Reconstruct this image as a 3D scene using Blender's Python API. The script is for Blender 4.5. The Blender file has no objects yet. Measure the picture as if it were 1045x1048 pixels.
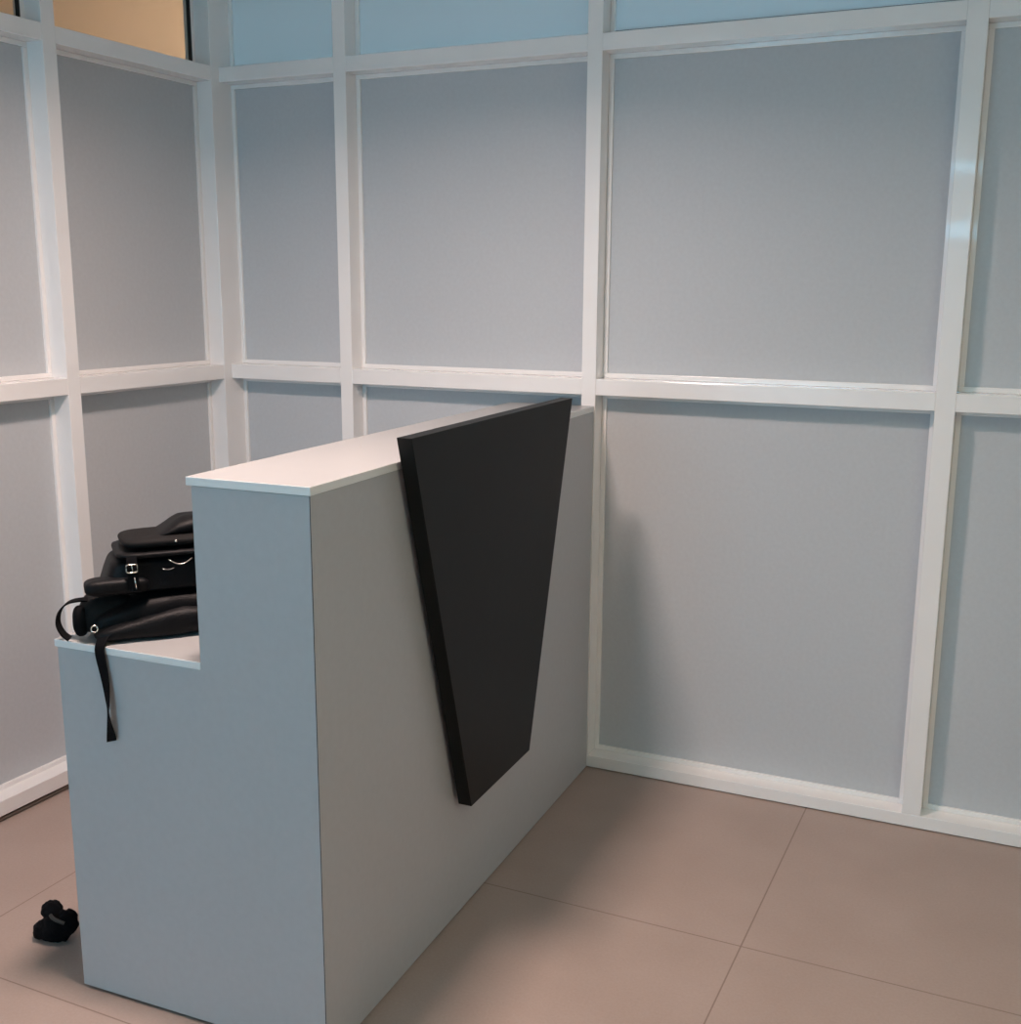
import bpy, bmesh, math, random
from mathutils import Vector, Matrix, noise
random.seed(4)
S = bpy.context.scene
COL = S.collection

# ------------------------------------------------------------------ helpers
def link(o, parent=None):
    COL.objects.link(o)
    if parent is not None:
        o.parent = parent
    return o

def empty(name, loc=(0, 0, 0), rz=0.0, parent=None):
    o = bpy.data.objects.new(name, None)
    o.empty_display_size = 0.1
    o.location = loc
    o.rotation_euler = (0, 0, rz)
    return link(o, parent)

def tag(o, label=None, cat=None, group=None, kind=None):
    if label: o['label'] = label
    if cat: o['category'] = cat
    if group: o['group'] = group
    if kind: o['kind'] = kind
    return o

def add_box(bm, x0, x1, y0, y1, z0, z1):
    vs = [bm.verts.new((x, y, z)) for z in (z0, z1) for y in (y0, y1) for x in (x0, x1)]
    for f in ((0, 2, 3, 1), (4, 5, 7, 6), (0, 1, 5, 4), (2, 6, 7, 3), (0, 4, 6, 2), (1, 3, 7, 5)):
        bm.faces.new([vs[i] for i in f])

def add_prism(bm, pts, axis, a, b):
    """pts: 2D outline; extruded along axis ('x' or 'y') from a to b"""
    def mk(p, t):
        return (t, p[0], p[1]) if axis == 'x' else (p[0], t, p[1])
    A = [bm.verts.new(mk(p, a)) for p in pts]
    B = [bm.verts.new(mk(p, b)) for p in pts]
    bm.faces.new(A); bm.faces.new(list(reversed(B)))
    n = len(pts)
    for i in range(n):
        bm.faces.new((A[i], B[i], B[(i + 1) % n], A[(i + 1) % n]))

def obj(name, bm, mat, parent=None, bevel=0.0, smooth=False, seg=2):
    bmesh.ops.recalc_face_normals(bm, faces=bm.faces[:])
    me = bpy.data.meshes.new(name)
    bm.to_mesh(me); bm.free()
    if mat: me.materials.append(mat)
    if smooth:
        for p in me.polygons: p.use_smooth = True
    o = link(bpy.data.objects.new(name, me), parent)
    if bevel:
        m = o.modifiers.new('bevel', 'BEVEL')
        m.width = bevel; m.segments = seg; m.limit_method = 'ANGLE'
        m.harden_normals = False
    return o

def box(name, b, mat, parent=None, bevel=0.0):
    bm = bmesh.new(); add_box(bm, *b)
    return obj(name, bm, mat, parent, bevel)

# ------------------------------------------------------------------ materials
def mat(name, col, rough=0.5, metal=0.0, spec=0.5, var=0.0, vscale=40.0, bump=0.0, bscale=200.0, coat=0.0):
    m = bpy.data.materials.new(name); m.use_nodes = True
    nt = m.node_tree; N = nt.nodes; L = nt.links
    b = N['Principled BSDF']
    b.inputs['Base Color'].default_value = (*col, 1)
    b.inputs['Roughness'].default_value = rough
    b.inputs['Metallic'].default_value = metal
    b.inputs['Specular IOR Level'].default_value = spec
    if coat: b.inputs['Coat Weight'].default_value = coat; b.inputs['Coat Roughness'].default_value = .05
    tc = N.new('ShaderNodeTexCoord')
    if var:
        nz = N.new('ShaderNodeTexNoise'); nz.inputs['Scale'].default_value = vscale
        nz.inputs['Detail'].default_value = 5
        L.new(tc.outputs['Object'], nz.inputs['Vector'])
        r = N.new('ShaderNodeValToRGB')
        r.color_ramp.elements[0].position = .3; r.color_ramp.elements[1].position = .7
        r.color_ramp.elements[0].color = (*[c * (1 - var) for c in col], 1)
        r.color_ramp.elements[1].color = (*[min(1, c * (1 + var)) for c in col], 1)
        L.new(nz.outputs['Fac'], r.inputs['Fac']); L.new(r.outputs['Color'], b.inputs['Base Color'])
    if bump:
        nb = N.new('ShaderNodeTexNoise'); nb.inputs['Scale'].default_value = bscale
        nb.inputs['Detail'].default_value = 3
        L.new(tc.outputs['Object'], nb.inputs['Vector'])
        bp = N.new('ShaderNodeBump'); bp.inputs['Strength'].default_value = bump
        bp.inputs['Distance'].default_value = .002
        L.new(nb.outputs['Fac'], bp.inputs['Height']); L.new(bp.outputs['Normal'], b.inputs['Normal'])
    return m

M_FRAME = mat('white_powder_coat', (.93, .905, .885), .22, var=.015, vscale=6, coat=.75)
M_PANEL = mat('grey_laminate_board', (.55, .57, .59), .55, var=.025, vscale=90, spec=.35)
M_GREY = mat('grey_laminate_counter', (.475, .475, .487), .42, var=.02, vscale=60, spec=.4)
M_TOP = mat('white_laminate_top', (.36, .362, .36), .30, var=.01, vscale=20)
M_EDGE = mat('lightened_slab_rim', (.86, .86, .85), .35)  # same white slab, made lighter than the top to hold the daylit rim
M_BLACK = mat('black_laminate', (.006, .0065, .006), .5, var=.1, vscale=30, spec=.22)
M_DARK = mat('dark_rubber', (.02, .018, .016), .7)
M_TRACK = mat('brown_floor_track', (.20, .15, .12), .5)
M_LEATHER = mat('black_bag_leather', (.004, .004, .0048), .5, bump=.4, bscale=260, spec=.17)
M_NYLON = mat('black_bag_nylon', (.009, .0085, .0085), .7, bump=.5, bscale=500, spec=.15)
M_WEB = mat('black_webbing', (.004, .004, .005), .85, bump=.6, bscale=700, spec=.12)
M_STEEL = mat('buckle_metal', (.62, .60, .55), .25, metal=1.0)
M_WALL = mat('painted_plaster', (.84, .83, .81), .8, var=.02, vscale=8)
M_CEIL = mat('ceiling_paint', (.85, .85, .84), .85, var=.02, vscale=8)
M_WARM = mat('corridor_paint', (.72, .60, .50), .75, var=.04, vscale=3)

def floor_mat():
    m = bpy.data.materials.new('beige_floor_tile'); m.use_nodes = True
    nt = m.node_tree; N = nt.nodes; L = nt.links; b = N['Principled BSDF']
    geo = N.new('ShaderNodeNewGeometry')
    mp = N.new('ShaderNodeMapping'); mp.vector_type = 'TEXTURE'
    mp.inputs['Location'].default_value = (TX, TY, 0)
    mp.inputs['Rotation'].default_value = (0, 0, TA)
    mp.inputs['Scale'].default_value = (.8, .8, 1)
    L.new(geo.outputs['Position'], mp.inputs['Vector'])
    sp = N.new('ShaderNodeSeparateXYZ'); L.new(mp.outputs['Vector'], sp.inputs['Vector'])
    def M(op, a, bb=None):
        n = N.new('ShaderNodeMath'); n.operation = op
        for i, v in enumerate((a, bb)):
            if v is None: continue
            if isinstance(v, (int, float)): n.inputs[i].default_value = v
            else: L.new(v, n.inputs[i])
        return n.outputs[0]
    def dist(o):
        fr = M('FRACT', o)
        return M('MINIMUM', fr, M('SUBTRACT', 1.0, fr))
    dd = M('MINIMUM', dist(sp.outputs['X']), dist(sp.outputs['Y']))
    grout = M('LESS_THAN', dd, .0022)
    n1 = N.new('ShaderNodeTexNoise'); n1.inputs['Scale'].default_value = 5; n1.inputs['Detail'].default_value = 6
    n2 = N.new('ShaderNodeTexNoise'); n2.inputs['Scale'].default_value = 160; n2.inputs['Detail'].default_value = 3
    L.new(geo.outputs['Position'], n1.inputs['Vector']); L.new(geo.outputs['Position'], n2.inputs['Vector'])
    r = N.new('ShaderNodeValToRGB')
    r.color_ramp.elements[0].color = (.372, .284, .242, 1); r.color_ramp.elements[1].color = (.428, .333, .29, 1)
    r.color_ramp.elements[0].position = .3; r.color_ramp.elements[1].position = .7
    f = M('ADD', M('MULTIPLY', n1.outputs['Fac'], .55), M('MULTIPLY', n2.outputs['Fac'], .45))
    L.new(f, r.inputs['Fac'])
    mx = N.new('ShaderNodeMix'); mx.data_type = 'RGBA'
    L.new(grout, mx.inputs[0]); L.new(r.outputs['Color'], mx.inputs[6])
    mx.inputs[7].default_value = (.25, .18, .148, 1)
    L.new(mx.outputs[2], b.inputs['Base Color'])
    b.inputs['Roughness'].default_value = .42
    b.inputs['Specular IOR Level'].default_value = .35
    return m

def glass_mat(name, tint, frosted):
    m = bpy.data.materials.new(name); m.use_nodes = True
    nt = m.node_tree; N = nt.nodes; L = nt.links
    N.remove(N['Principled BSDF']); out = N['Material Output']
    gl = N.new('ShaderNodeBsdfGlossy'); gl.inputs['Roughness'].default_value = .08
    mix = N.new('ShaderNodeMixShader')
    lw = N.new('ShaderNodeFresnel'); lw.inputs['IOR'].default_value = 1.45
    if frosted:
        tr = N.new('ShaderNodeBsdfTranslucent'); tr.inputs['Color'].default_value = (*tint, 1)
        df = N.new('ShaderNodeBsdfDiffuse'); df.inputs['Color'].default_value = (*tint, 1)
        base = N.new('ShaderNodeMixShader'); base.inputs[0].default_value = .55
        L.new(tr.outputs[0], base.inputs[1]); L.new(df.outputs[0], base.inputs[2])
    else:
        base = N.new('ShaderNodeBsdfTransparent'); base.inputs['Color'].default_value = (*tint, 1)
    gg = N.new('ShaderNodeNewGeometry'); inv = N.new('ShaderNodeMath'); inv.operation = 'SUBTRACT'; inv.inputs[0].default_value = 1.0
    L.new(gg.outputs['Backfacing'], inv.inputs[1])
    ff = N.new('ShaderNodeMath'); ff.operation = 'MULTIPLY'
    L.new(lw.outputs[0], ff.inputs[0]); L.new(inv.outputs[0], ff.inputs[1])
    L.new(ff.outputs[0], mix.inputs[0]); L.new(base.outputs[0], mix.inputs[1]); L.new(gl.outputs[0], mix.inputs[2])
    L.new(mix.outputs[0], out.inputs['Surface'])
    return m

# ------------------------------------------------------------------ measured layout
F_PX, CAM = 1161.08, Vector((2.4316, -3.0818, 1.4533))
YAW, PITCH, ROLL = .4267, -.2061, .0058
SHX, SHY = 1.18, 11.53
MT, MB, TT, TB = 1.1934, 1.1466, 2.1258, 2.0811        # middle and top rail heights
M1 = (.4286, .4727); M2 = (1.2496, 1.2932); M3 = (2.2146, 2.2637); M4 = (3.16, 3.208); XE = 4.2
L1 = (-.6946, -.6493)
TX, TY, TA = 1.9516, -.765, -.0082
PX1, PY0, CA, LA = 1.2889, -1.4862, .0252, -.0318
CEIL = 2.40
DEP, REC = .10, .058                                    # frame depth, recess to the bead
M_FLOOR = floor_mat()
M_FROST = glass_mat('frosted_blue_glass', (.54, .465, .44), True)
M_CLEAR = glass_mat('clear_glass', (.93, .95, .93), False)

# ------------------------------------------------------------------ room shell
fl = box('floor', (-2.2, XE + .1, -6.1, 4.2, -.06, 0), M_FLOOR); tag(fl, kind='structure')
ce = box('ceiling', (-.1, XE + .1, -6.1, .1, CEIL, CEIL + .06), M_CEIL); tag(ce, kind='structure')

# ring of bead around an opening; plane = 'back' (normal -y) or 'left' (normal +x)
BW = .0135
def place(bm, side, a0, a1, n0, n1, z0, z1):
    """a along wall, n depth behind the frame face"""
    if side == 'back': add_box(bm, a0, a1, n0, n1, z0, z1)
    else: add_box(bm, -n1, -n0, a0, a1, z0, z1)

def pbox(name, side, a0, a1, n0, n1, z0, z1, m, parent, bevel=0.0):
    bm = bmesh.new(); place(bm, side, a0, a1, n0, n1, z0, z1)
    return obj(name, bm, m, parent, bevel)

def bead(side, a0, a1, z0, z1, parent):
    bm = bmesh.new()
    n0, n1 = REC, REC + .012
    place(bm, side, a0, a1, n0, n1, z1 - BW, z1)
    place(bm, side, a0, a1, n0, n1, z0, z0 + BW)
    place(bm, side, a0, a0 + BW, n0, n1, z0 + BW, z1 - BW)
    place(bm, side, a1 - BW, a1, n0, n1, z0 + BW, z1 - BW)
    return obj('glazing_bead', bm, M_FRAME, parent, .0012)

def field(side, a0, a1, z0, z1, parent, m=None, name='panel'):
    bead(side, a0, a1, z0, z1, parent)
    return pbox(name, side, a0 + .002, a1 - .002, REC + .008, REC + .020, z0 + .002, z1 - .002, m or M_PANEL, parent)

def partition(side, posts, ends, zb, parent, glass):
    bars = [ends[0]] + [e for p in posts for e in p] + [ends[1]]
    for p in posts:
        pbox('post', side, p[0], p[1], 0, DEP, zb[0] if side == 'left' else zb[1], CEIL, M_FRAME, parent, .0015)
    for i in range(0, len(bars), 2):
        a0, a1 = bars[i], bars[i + 1]
        if a1 - a0 < .02: continue
        if side == 'left':
            pbox('bottom_rail', side, a0, a1, 0.0005, DEP, zb[0], zb[1], M_FRAME, parent, .0015)
        pbox('middle_rail', side, a0, a1, 0.0006, DEP, MB, MT, M_FRAME, parent, .0015)
        pbox('top_rail', side, a0, a1, 0.0006, DEP, TB, TT, M_FRAME, parent, .0015)
        pbox('head_rail', side, a0, a1, 0.0006, DEP, CEIL - .045, CEIL, M_FRAME, parent, .0015)
        field(side, a0, a1, zb[1], MB, parent)
        field(side, a0, a1, MT, TB, parent)
        g = field(side, a0, a1, TT, CEIL - .045, parent, glass, 'glass_pane')
        if side == 'back' and a0 != M2[1]: continue          # only this pane shows a dark sill line
        bm = bmesh.new()
        n0, n1 = REC + .001, REC + .0135
        if side == 'left':
            place(bm, side, a1 - BW - .0042, a1 - BW, n0, n1, TT + BW, CEIL - .045 - BW)
        else:
            place(bm, side, a0 + BW, a1 - BW, n0 + .004, n1, TT + BW, TT + BW + .002)
        obj('gasket', bm, M_DARK, parent)

wb = empty('wall_back'); tag(wb, 'white framed partition wall of grey panels behind the counter', kind='structure')
partition('back', [M1, M2, M3, M4], (0.0, XE), (.003, .0395), wb, M_FROST)
pbox('bottom_rail', 'back', 0.0, XE, 0, DEP, .003, .0395, M_FRAME, wb, .0015)

wl = empty('wall_left', (0, 0, 0), LA); tag(wl, 'white framed partition wall of grey panels on the left', kind='structure')
partition('left', [(-2.6, -2.555), (-1.65, -1.605), L1], (-2.555, -.036), (.0186, .062), wl, M_CLEAR)
pbox('corner_post', 'left', -.036, DEP, 0, DEP, .003, CEIL, M_FRAME, wl, .0015)
bm = bmesh.new(); place(bm, 'left', -2.6, -.036, .006, .03, .005, .0125)
obj('floor_track', bm, M_TRACK, wl)
bm = bmesh.new(); place(bm, 'left', -2.6, -.036, .018, DEP, 0.0, .0186)
obj('gap_shade_strip', bm, M_DARK, wl)  # dark strip painted in for the shade in the gap under the rail

tag(box('wall_left_rear', (-.18, -.08, -6.0, -2.6, 0, CEIL), M_WALL), kind='structure')
tag(box('wall_right', (XE, XE + .1, -6.0, .1, 0, CEIL), M_WALL), kind='structure')

# rear wall behind the camera with a daylight window and two added slots that put highlights on a post
RY = -6.0
WIN = [(0.0, 1.30, .8, 2.25), (1.45, 2.15, 2.26, 2.36), (1.45, 2.15, 1.80, 1.94)]
bm = bmesh.new()
add_box(bm, -.18, XE + .1, RY - .1, RY, 0, .8)
add_box(bm, -.18, 0.0, RY - .1, RY, .8, CEIL)
add_box(bm, 0.0, 1.30, RY - .1, RY, 2.25, CEIL)
add_box(bm, 1.30, 1.45, RY - .1, RY, .8, CEIL)
add_box(bm, 1.45, 2.15, RY - .1, RY, .8, 1.80)
add_box(bm, 1.45, 2.15, RY - .1, RY, 1.94, 2.26)
add_box(bm, 1.45, 2.15, RY - .1, RY, 2.36, CEIL)
add_box(bm, 2.15, XE + .1, RY - .1, RY, .8, CEIL)
tag(obj('wall_rear', bm, M_WALL), kind='structure')
for i, (x0, x1, z0, z1) in enumerate(WIN):
    w = empty('window_%d' % (i + 1), ((x0 + x1) / 2, RY - .05, z0)); tag(w, kind='structure')
    hx = (x1 - x0) / 2; hz = z1 - z0
    bm = bmesh.new(); t = .03 if i == 0 else .012
    add_box(bm, -hx, hx, -.03, .03, 0, t); add_box(bm, -hx, hx, -.03, .03, hz - t, hz)
    add_box(bm, -hx, -hx + t, -.03, .03, t, hz - t); add_box(bm, hx - t, hx, -.03, .03, t, hz - t)
    if i == 0: add_box(bm, -.015, .015, -.03, .03, t, hz - t)
    obj('window_frame', bm, M_FRAME, w)
    box('glass_pane', (-hx + t, hx - t, -.003, .003, t, hz - t), M_CLEAR, w)
    ld = bpy.data.lights.new('daylight_portal', 'AREA'); ld.shape = 'RECTANGLE'
    ld.size = x1 - x0; ld.size_y = hz; ld.cycles.is_portal = True
    lo = bpy.data.objects.new('daylight_portal', ld); link(lo)
    lo.location = ((x0 + x1) / 2, RY - .12, (z0 + z1) / 2); lo.rotation_euler = (math.radians(90), 0, 0)

# warm lit corridor seen through the clear panes of the left partition
tag(box('wall_corridor_far', (-1.95, -1.85, -3.0, 4.2, 0, 3.05), M_WARM), kind='structure')
tag(box('wall_corridor_end', (-1.85, -.12, 4.1, 4.2, 0, 3.05), M_WARM), kind='structure')
tag(box('wall_corridor_near', (-1.85, -.18, -3.0, -2.9, 0, 3.05), M_WARM), kind='structure')
tag(box('wall_corridor_side', (-.22, -.12, .12, 4.1, 0, 3.05), M_WARM), kind='structure')
tag(box('ceiling_corridor', (-1.95, -.12, -3.0, 4.2, 3.05, 3.1), M_WARM), kind='structure')
tag(box('wall_corridor_top', (-.22, -.12, -3.0, .12, CEIL + .07, 3.05), M_WARM), kind='structure')

# ------------------------------------------------------------------ reception counter
ctr = empty('reception_counter', (PX1, 0, 0), CA)
tag(ctr, 'grey two-level reception counter with white tops and a black trapezoid panel, against the back wall', 'reception counter')
ZS, ZST = .7505, .7660          # desk slab
ZC, ZCT = 1.0985, 1.1152        # counter slab
XB, XR = -.5985, -.2510         # body left, riser
BZ = .007
# stepped end panel (near) in x-z outline
prof = [(XB, BZ), (-.0016, BZ), (-.0016, ZC), (XR, ZC), (XR, ZS), (XB, ZS)]
bm = bmesh.new(); add_prism(bm, prof, 'y', PY0, PY0 + .018); obj('end_panel', bm, M_GREY, ctr, .0006)
bm = bmesh.new(); add_prism(bm, prof, 'y', -.036, -.018); obj('end_panel', bm, M_GREY, ctr, .0006)
# front board with a thin face that laps the end board; a dark seam shows at the corner
plan = [(0, PY0 + .0004), (0, -.001), (-.0012, -.001), (-.0012, -.0366), (-.017, -.0366), (-.017, PY0 + .0184), (-.0012, PY0 + .0184), (-.0012, PY0 + .0004)]
bm = bmesh.new()
lo_ = [bm.verts.new((x, y, .003)) for x, y in plan]; hi_ = [bm.verts.new((x, y, ZC)) for x, y in plan]
bm.faces.new(lo_); bm.faces.new(list(reversed(hi_)))
for i in range(len(plan)):
    k = (i + 1) % len(plan); bm.faces.new((lo_[i], hi_[i], hi_[k], lo_[k]))
obj('front_panel', bm, M_GREY, ctr)
box('corner_seam', (-.0017, -.0002, PY0 + .0001, PY0 + .0003, .008, ZC - .0005), M_DARK, ctr)
box('riser_panel', (XR, XR + .018, PY0 + .0185, -.0365, ZS - .35, ZC), M_GREY, ctr, .0006)
def slab(name, b):
    o = box(name, b, M_TOP, ctr, .0012)
    o.data.materials.append(M_EDGE)                     # rim faces coloured brighter, standing in for daylight on the edges
    for p in o.data.polygons:
        if abs(p.normal.z) < .5: p.material_index = 1
slab('counter_top', (-.2625, .0012, PY0 - .0008, -.001, ZC + .0003, ZCT))
slab('desk_top', (XB - .0065, XR - .0003, PY0 - .0012, -.03, ZS + .0003, ZST))
box('plinth', (XB + .02, -.03, PY0 + .012, -.04, 0, BZ + .02), M_DARK, ctr)
# black trapezoid board standing proud of the front
bm = bmesh.new()
tz, bz = 1.1668, .2905
add_prism(bm, [(-1.2010, tz), (-.3053, tz), (-.5836, bz), (-.9337, bz)], 'x', .0125, .0455)
dp = obj('decorative_panel', bm, M_BLACK, ctr, .0012); dp['label'] = 'black trapezoid panel'
bm = bmesh.new()
add_box(bm, .0, .0125, -.86, -.62, .40, 1.0)
obj('spacer', bm, M_DARK, ctr)

# ------------------------------------------------------------------ bags on the desk
BAG = Matrix.Translation((PX1, 0, 0)) @ Matrix.Rotation(CA, 4, 'Z') @ Matrix.Translation((-PX1, 0, 0)) \
    @ Matrix.Translation((.80, -1.475, 0)) @ Matrix.Rotation(math.atan2(.731, .682), 4, 'Z')

def bag_root(name):
    o = empty(name); o.matrix_world = BAG; o.matrix_world = BAG
    o.location = BAG.to_translation(); o.rotation_euler = BAG.to_euler()
    return o

def pillow(bm, u0, u1, d0, d1, z0, z1, ex=.45, ez=.6, amp=.004, fr=18, seed=0, warp=None, nu=40, nv=24):
    """superellipsoid cushion with creases; warp(u,d,z)->(u,d,z)"""
    c = Vector(((u0 + u1) / 2, (d0 + d1) / 2, (z0 + z1) / 2)); h = Vector(((u1 - u0) / 2, (d1 - d0) / 2, (z1 - z0) / 2))
    sg = lambda v, e: math.copysign(abs(v) ** e, v)
    rows = []
    def pt(i, j):
        th = -math.pi / 2 + math.pi * j / nv; ph = 2 * math.pi * i / nu
        p = Vector((sg(math.cos(th), ez) * sg(math.cos(ph), ex), sg(math.cos(th), ez) * sg(math.sin(ph), ex), sg(math.sin(th), ez)))
        q = Vector((c.x + h.x * p.x, c.y + h.y * p.y, c.z + h.z * p.z))
        n = noise.noise(q * fr + Vector((seed, 0, 0))) + .5 * noise.noise(q * fr * 2.3 + Vector((0, seed, 0)))
        dirv = (q - c); dirv.normalize()
        q = q + dirv * (n * amp)
        if warp: q = Vector(warp(*q))
        q.z = max(q.z, z0)
        return q
    bot = bm.verts.new(pt(0, 0)); top = bm.verts.new(pt(0, nv))
    for j in range(1, nv):
        rows.append([bm.verts.new(pt(i, j)) for i in range(nu)])
    for i in range(nu):
        k = (i + 1) % nu
        bm.faces.new((bot, rows[0][k], rows[0][i])); bm.faces.new((top, rows[-1][i], rows[-1][k]))
        for j in range(len(rows) - 1):
            bm.faces.new((rows[j][i], rows[j][k], rows[j + 1][k], rows[j + 1][i]))

def tube(bm, pts, r, n=10, closed=False):
    pts = [Vector(p) for p in pts]; rings = []
    m = len(pts)
    for i, p in enumerate(pts):
        a = pts[(i - 1) % m] if (closed or i) else p
        b = pts[(i + 1) % m] if (closed or i < m - 1) else p
        t = (b - a).normalized()
        s = t.cross(Vector((0, 0, 1)))
        if s.length < .05: s = t.cross(Vector((1, 0, 0)))
        s.normalize(); w = s.cross(t)
        rr = r[i] if isinstance(r, (list, tuple)) else r
        rings.append([bm.verts.new(p + (s * math.cos(2 * math.pi * k / n) + w * math.sin(2 * math.pi * k / n)) * rr) for k in range(n)])
    for i in range(m if closed else m - 1):
        A, B = rings[i], rings[(i + 1) % m]
        for k in range(n):
            bm.faces.new((A[k], A[(k + 1) % n], B[(k + 1) % n], B[k]))
    if not closed:
        bm.faces.new(rings[0]); bm.faces.new(list(reversed(rings[-1])))

def ribbon(bm, pts, wid, thick=.0025):
    """pts centres, wid half-width vectors per point"""
    pts = [Vector(p) for p in pts]; wid = [Vector(w) for w in wid]
    R = []
    for i, (p, w) in enumerate(zip(pts, wid)):
        t = (pts[min(i + 1, len(pts) - 1)] - pts[max(i - 1, 0)]).normalized()
        n = t.cross(w); n.normalize(); n *= thick / 2
        R.append([bm.verts.new(p + w + n), bm.verts.new(p - w + n), bm.verts.new(p - w - n), bm.verts.new(p + w - n)])
    for A, B in zip(R, R[1:]):
        for k in range(4):
            bm.faces.new((A[k], A[(k + 1) % 4], B[(k + 1) % 4], B[k]))
    bm.faces.new(R[0]); bm.faces.new(list(reversed(R[-1])))

def smooth_path(pts, n=6):
    P = [Vector(p) for p in pts]; out = []
    for i in range(len(P) - 1):
        p0, p1, p2, p3 = P[max(i - 1, 0)], P[i], P[i + 1], P[min(i + 2, len(P) - 1)]
        for k in range(n):
            t = k / n
            out.append(.5 * ((2 * p1) + (p2 - p0) * t + (2 * p0 - 5 * p1 + 4 * p2 - p3) * t * t + (3 * p1 - p0 - 3 * p2 + p3) * t ** 3))
    out.append(P[-1]); return out

# --- lower bag: soft, lying flat, strap over the edge
A = bag_root('shoulder_bag')
tag(A, 'soft black shoulder bag lying at the bottom of the pile, its strap hanging down', 'bag', 'black bags piled on the desk ledge')
def warpA(u, d, z):
    # sags towards the left end
    t = max(0, min(1, (u + .02) / .12))
    k = .62 + .38 * t
    return (u, d, ZST + (z - ZST) * k)
bm = bmesh.new()
pillow(bm, -.018, .30, .006, .175, ZST + .0005, .853, .4, .5, .004, 16, 1, warpA, 64, 30)
obj('bag_body', bm, M_LEATHER, A, smooth=True)
bm = bmesh.new()
def warpP(u, d, z):
    t = max(0, min(1, (u + .012) / .16))
    return (u, d, ZST + (z - ZST) * (.55 + .5 * t))
pillow(bm, -.016, .27, -.014, .06, ZST + .0005, .822, .5, .7, .005, 20, 7, warpP, 60, 26)
obj('front_pocket', bm, M_LEATHER, A, smooth=True)
bm = bmesh.new()
pillow(bm, -.036, .075, .035, .13, ZST + .001, .852, .6, .75, .006, 24, 3, None, 44, 26)
obj('side_gusset', bm, M_NYLON, A, smooth=True)
# rolled strap end standing at the left of the bag
bm = bmesh.new()
pillow(bm, -.052, -.022, .045, .085, ZST + .004, .832, .8, .8, .001, 20, 5, None, 24, 18)
obj('strap_roll', bm, M_WEB, A, smooth=True)
lp = smooth_path([(-.010, .075, .838), (-.034, .066, .843), (-.058, .056, .842), (-.074, .050, .828), (-.079, .046, .806), (-.072, .042, .786), (-.060, .038, .7735)], 5)
bm = bmesh.new(); ribbon(bm, lp, [Vector((.004, .009, .001))] * len(lp), .003)
obj('carry_loop', bm, M_WEB, A)
bm = bmesh.new()
ring = [(-.016 + .006 * math.cos(a), .000 + .003 * math.sin(a), .799 + .006 * math.sin(a)) for a in [2 * math.pi * k / 18 for k in range(18)]]
tube(bm, ring, .0016, 8, True); o = obj('strap_ring', bm, M_STEEL, A, smooth=True)
# hanging strap: built in counter space so it falls straight down the end panel
iB = BAG.inverted()
CW = Matrix.Translation((PX1, 0, 0)) @ Matrix.Rotation(CA, 4, 'Z') @ Matrix.Translation((-PX1, 0, 0))
def c2b(x, y, z): return iB @ (CW @ Vector((x, y, z)))
def c2bd(x, y, z): return iB.to_3x3() @ (CW.to_3x3() @ Vector((x, y, z)))
yo = PY0 - .004
sp = [(.812, -1.445, .800), (.806, -1.468, .792), (.803, -1.484, .777), (.8035, yo - .002, .762), (.806, yo - .003, .742), (.811, yo - .003, .715),
      (.8165, yo - .005, .685), (.820, yo - .008, .660), (.8205, yo - .009, .640), (.8200, yo - .007, .615), (.8190, yo - .004, .590), (.8185, yo - .003, .576)]
sw = [(.011, .003, 0), (.0115, .002, 0), (.0115, 0, 0), (.0115, 0, .001), (.0115, .0, .001), (.0108, -.0005, 0), (.0095, -.002, 0), (.0080, -.0042, 0),
      (.0068, -.0060, 0), (.0085, -.0040, 0), (.0110, -.001, .0025), (.0118, 0, .004)]
spp = smooth_path([c2b(*p) for p in sp], 5)
sww = smooth_path([c2bd(*w) for w in sw], 5)
bm = bmesh.new(); ribbon(bm, spp, sww, .0022); obj('shoulder_strap', bm, M_WEB, A)

# --- middle bag: stiffer case with buckled tab
B = bag_root('satchel')
tag(B, 'black leather satchel with a metal buckle and padded tab, in the middle of the pile', 'bag', 'black bags piled on the desk ledge')
bm = bmesh.new()
def warpB(u, d, z):
    t = (z - .856) / .075
    return (u + .028 * max(0, t) * max(0, min(1, (.14 - u) / .16)), d, z)
pillow(bm, .004, .285, .012, .165, .8555, .926, .35, .3, .0025, 18, 11, warpB, 64, 30)
obj('bag_body', bm, M_LEATHER, B, smooth=True)
bm = bmesh.new()
pillow(bm, .033, .29, .004, .160, .9262, .9415, .3, .5, .0012, 20, 12, None, 60, 16)
obj('bag_flap', bm, M_LEATHER, B, smooth=True)
bm = bmesh.new()
pillow(bm, -.029, .092, .000, .055, .8585, .8925, .35, .6, .0012, 20, 15, None, 48, 20)
obj('padded_tab', bm, M_LEATHER, B, smooth=True)
bm = bmesh.new()
ribbon(bm, smooth_path([(.061, .002, .936), (.060, -.002, .925), (.060, -.004, .908), (.062, -.0045, .885), (.064, -.003, .868)], 5), [Vector((.010, 0, 0))] * 21, .003)
obj('buckle_strap', bm, M_WEB, B)
bm = bmesh.new()
def rect_ring(bm, cx, cy, cz, hx, hz, r):
    pts = []
    for k in range(24):
        a = 2 * math.pi * k / 24
        sgn = lambda v: math.copysign(abs(v) ** .4, v)
        pts.append((cx + hx * sgn(math.cos(a)), cy, cz + hz * sgn(math.sin(a))))
    tube(bm, pts, r, 8, True)
rect_ring(bm, .059, -.0075, .914, .0105, .008, .0014)
tube(bm, [(.059, -.0078, .922), (.060, -.009, .914), (.060, -.0078, .905)], .0012, 8)
obj('buckle', bm, M_STEEL, B, smooth=True)
bm = bmesh.new(); tube(bm, [(.0635, -.0065, .896), (.0645, -.0075, .884), (.0655, -.0065, .872)], .0017, 8)
obj('zipper_pull', bm, M_STEEL, B, smooth=True)
bm = bmesh.new()
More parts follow.
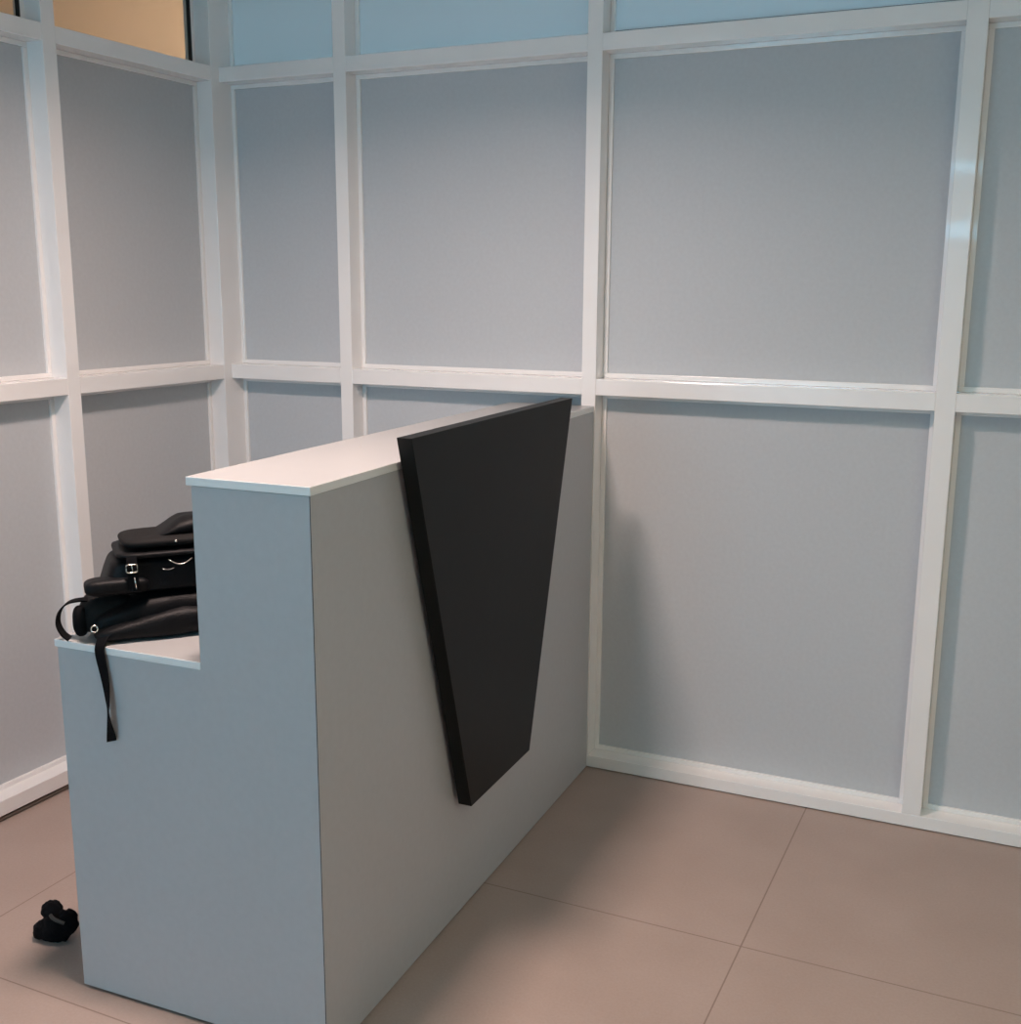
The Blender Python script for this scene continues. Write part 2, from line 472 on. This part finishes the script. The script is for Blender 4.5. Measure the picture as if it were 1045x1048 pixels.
arc = [(.13 + .045 * t, .004 - .004 * math.sin(math.pi * t), .923 - .010 * math.sin(math.pi * t)) for t in [k / 12 for k in range(13)]]
tube(bm, arc, .0012, 8)
arc = [(.118 + .022 * t, .008, .905 - .003 * math.sin(math.pi * t)) for t in [k / 8 for k in range(9)]]
tube(bm, arc, .0009, 8)
obj('zipper', bm, M_STEEL, B, smooth=True)

# --- top pouch
P = bag_root('pouch')
tag(P, 'small black pouch with a rolled front edge on top of the bag pile', 'pouch', 'black bags piled on the desk ledge')
bm = bmesh.new()
pillow(bm, .046, .27, .012, .145, .9422, .968, .35, .7, .002, 18, 21, None, 60, 22)
obj('pouch_body', bm, M_NYLON, P, smooth=True)
bm = bmesh.new()
def warpH(u, d, z):
    t = max(0, min(1, (u - .105) / .07)); s = t * t * (3 - 2 * t)
    return (u, d, .960 + (z - .960) * (.15 + .85 * s))
pillow(bm, .105, .26, .03, .13, .960, .998, .5, .8, .002, 18, 22, warpH, 48, 20)
obj('pouch_flap', bm, M_LEATHER, P, smooth=True)
bm = bmesh.new(); pillow(bm, .143, .149, .005, .012, .955, .961, 1, 1, 0, 1, 0, None, 14, 10)
obj('snap_button', bm, M_STEEL, P, smooth=True)

# ------------------------------------------------------------------ crumpled black bundle on the floor
bun = empty('cloth_bundle', (.535, -1.393, 0))
tag(bun, 'small crumpled black cloth bundle on the floor beside the counter end', 'cloth')
bm = bmesh.new()
for (x, y, z, rx, ry, rz_, sd) in ((.010, .0, .034, .036, .030, .036, 1), (-.024, -.010, .022, .023, .022, .0225, 2), (-.010, .006, .064, .026, .022, .023, 3), (.030, .008, .044, .026, .024, .030, 4), (.0, -.006, .028, .034, .026, .030, 5)):
    k = bmesh.ops.create_icosphere(bm, subdivisions=4, radius=1.0)['verts']
    for v in k:
        p = v.co.copy()
        n = 1 + .16 * noise.noise(p * 2.2 + Vector((sd * 3.1, 0, 0))) + .10 * noise.noise(p * 5 + Vector((0, sd, 0)))
        v.co = Vector((x + p.x * rx * n, y + p.y * ry * n, max(.0006, z + p.z * rz_ * n)))
o = obj('bundle_body', bm, M_WEB, bun, smooth=True)
rm = o.modifiers.new('remesh', 'REMESH'); rm.mode = 'VOXEL'; rm.voxel_size = .0022; rm.use_smooth_shade = True
bm = bmesh.new()
tube(bm, smooth_path([(.012, -.020, .073), (.022, -.022, .068), (.034, -.018, .062), (.044, -.012, .056)], 5), .004, 8)
o = obj('cord', bm, mat('grey_cord', (.06, .058, .052), .7), bun, smooth=True); o['label'] = 'grey cord'

# ------------------------------------------------------------------ lights
ME = bpy.data.materials.new('lamp_diffuser'); ME.use_nodes = True
e = ME.node_tree.nodes['Principled BSDF']; e.inputs['Emission Color'].default_value = (1, .96, .92, 1); e.inputs['Emission Strength'].default_value = 1.5
def ceiling_light(x, y, hx, hy, label):
    lamp = empty('ceiling_light', (x, y, CEIL)); tag(lamp, label, 'ceiling light')
    bm = bmesh.new(); t = .015
    for b in ((-hx, hx, -hy, -hy + t), (-hx, hx, hy - t, hy), (-hx, -hx + t, -hy + t, hy - t), (hx - t, hx, -hy + t, hy - t)):
        add_box(bm, *b, -.03, 0)
    obj('lamp_frame', bm, M_FRAME, lamp)
    box('lamp_diffuser', (-hx + t, hx - t, -hy + t, hy - t, -.018, -.001), ME, lamp)
KX, KY = 1.12, -1.475
SX, SY = 3.3, -2.2
ceiling_light(KX, KY, .14, .14, 'small square white ceiling light over the reception counter')
ceiling_light(SX, SY, .3, .6, 'added unseen fill light panel on the ceiling by the right wall')  # added out of view to brighten the counter's front panel
def area(name, loc, sx, sy, power, col, spread=180, rot=(0, 0, 0)):
    l = bpy.data.lights.new(name, 'AREA'); l.shape = 'RECTANGLE'; l.size = sx; l.size_y = sy
    l.energy = power; l.color = col; l.spread = math.radians(spread)
    o = bpy.data.objects.new(name, l); o.location = loc; o.rotation_euler = rot
    return link(o)
area('ceiling_light_beam', (KX, KY, CEIL - .032), .22, .22, 32.5, (1.0, .77, .69), 152)
area('ceiling_light_beam', (SX, SY, CEIL - .032), .56, 1.16, 10.0, (1.0, .97, .60), 180)  # beam of the added fill panel
pl = bpy.data.lights.new('corridor_bulb', 'POINT'); pl.energy = 24; pl.color = (1.0, .87, .70); pl.shadow_soft_size = .08
po = link(bpy.data.objects.new('corridor_bulb', pl)); po.location = (-.45, 2.3, 2.7)

W = bpy.data.worlds.new('daylight'); S.world = W; W.use_nodes = True
bg = W.node_tree.nodes['Background']
bg.inputs['Color'].default_value = (.26, .68, 1.0, 1); bg.inputs['Strength'].default_value = 9.3

# ------------------------------------------------------------------ camera
cd = bpy.data.cameras.new('camera'); cam = link(bpy.data.objects.new('camera', cd))
cd.sensor_fit = 'VERTICAL'; cd.sensor_height = 36.0; cd.sensor_width = 36.0
cd.lens = F_PX / 1048 * 36
cd.shift_x = -SHX / 1048; cd.shift_y = SHY / 1048
fw = Vector((-math.sin(YAW) * math.cos(PITCH), math.cos(YAW) * math.cos(PITCH), math.sin(PITCH)))
rt = Vector((math.cos(YAW), math.sin(YAW), 0)); up = rt.cross(fw)
r2 = rt * math.cos(ROLL) + up * math.sin(ROLL); u2 = -rt * math.sin(ROLL) + up * math.cos(ROLL)
cam.matrix_world = Matrix(((r2.x, u2.x, -fw.x, CAM.x), (r2.y, u2.y, -fw.y, CAM.y), (r2.z, u2.z, -fw.z, CAM.z), (0, 0, 0, 1)))
cd.clip_start = .02
S.camera = cam
S.view_settings.view_transform = 'Standard'
S.view_settings.look = 'None'
S.view_settings.gamma = 1.0
S.view_settings.use_curve_mapping = False
S.view_settings.exposure = 0.0
S.cycles.max_bounces = 10
S.cycles.diffuse_bounces = 5
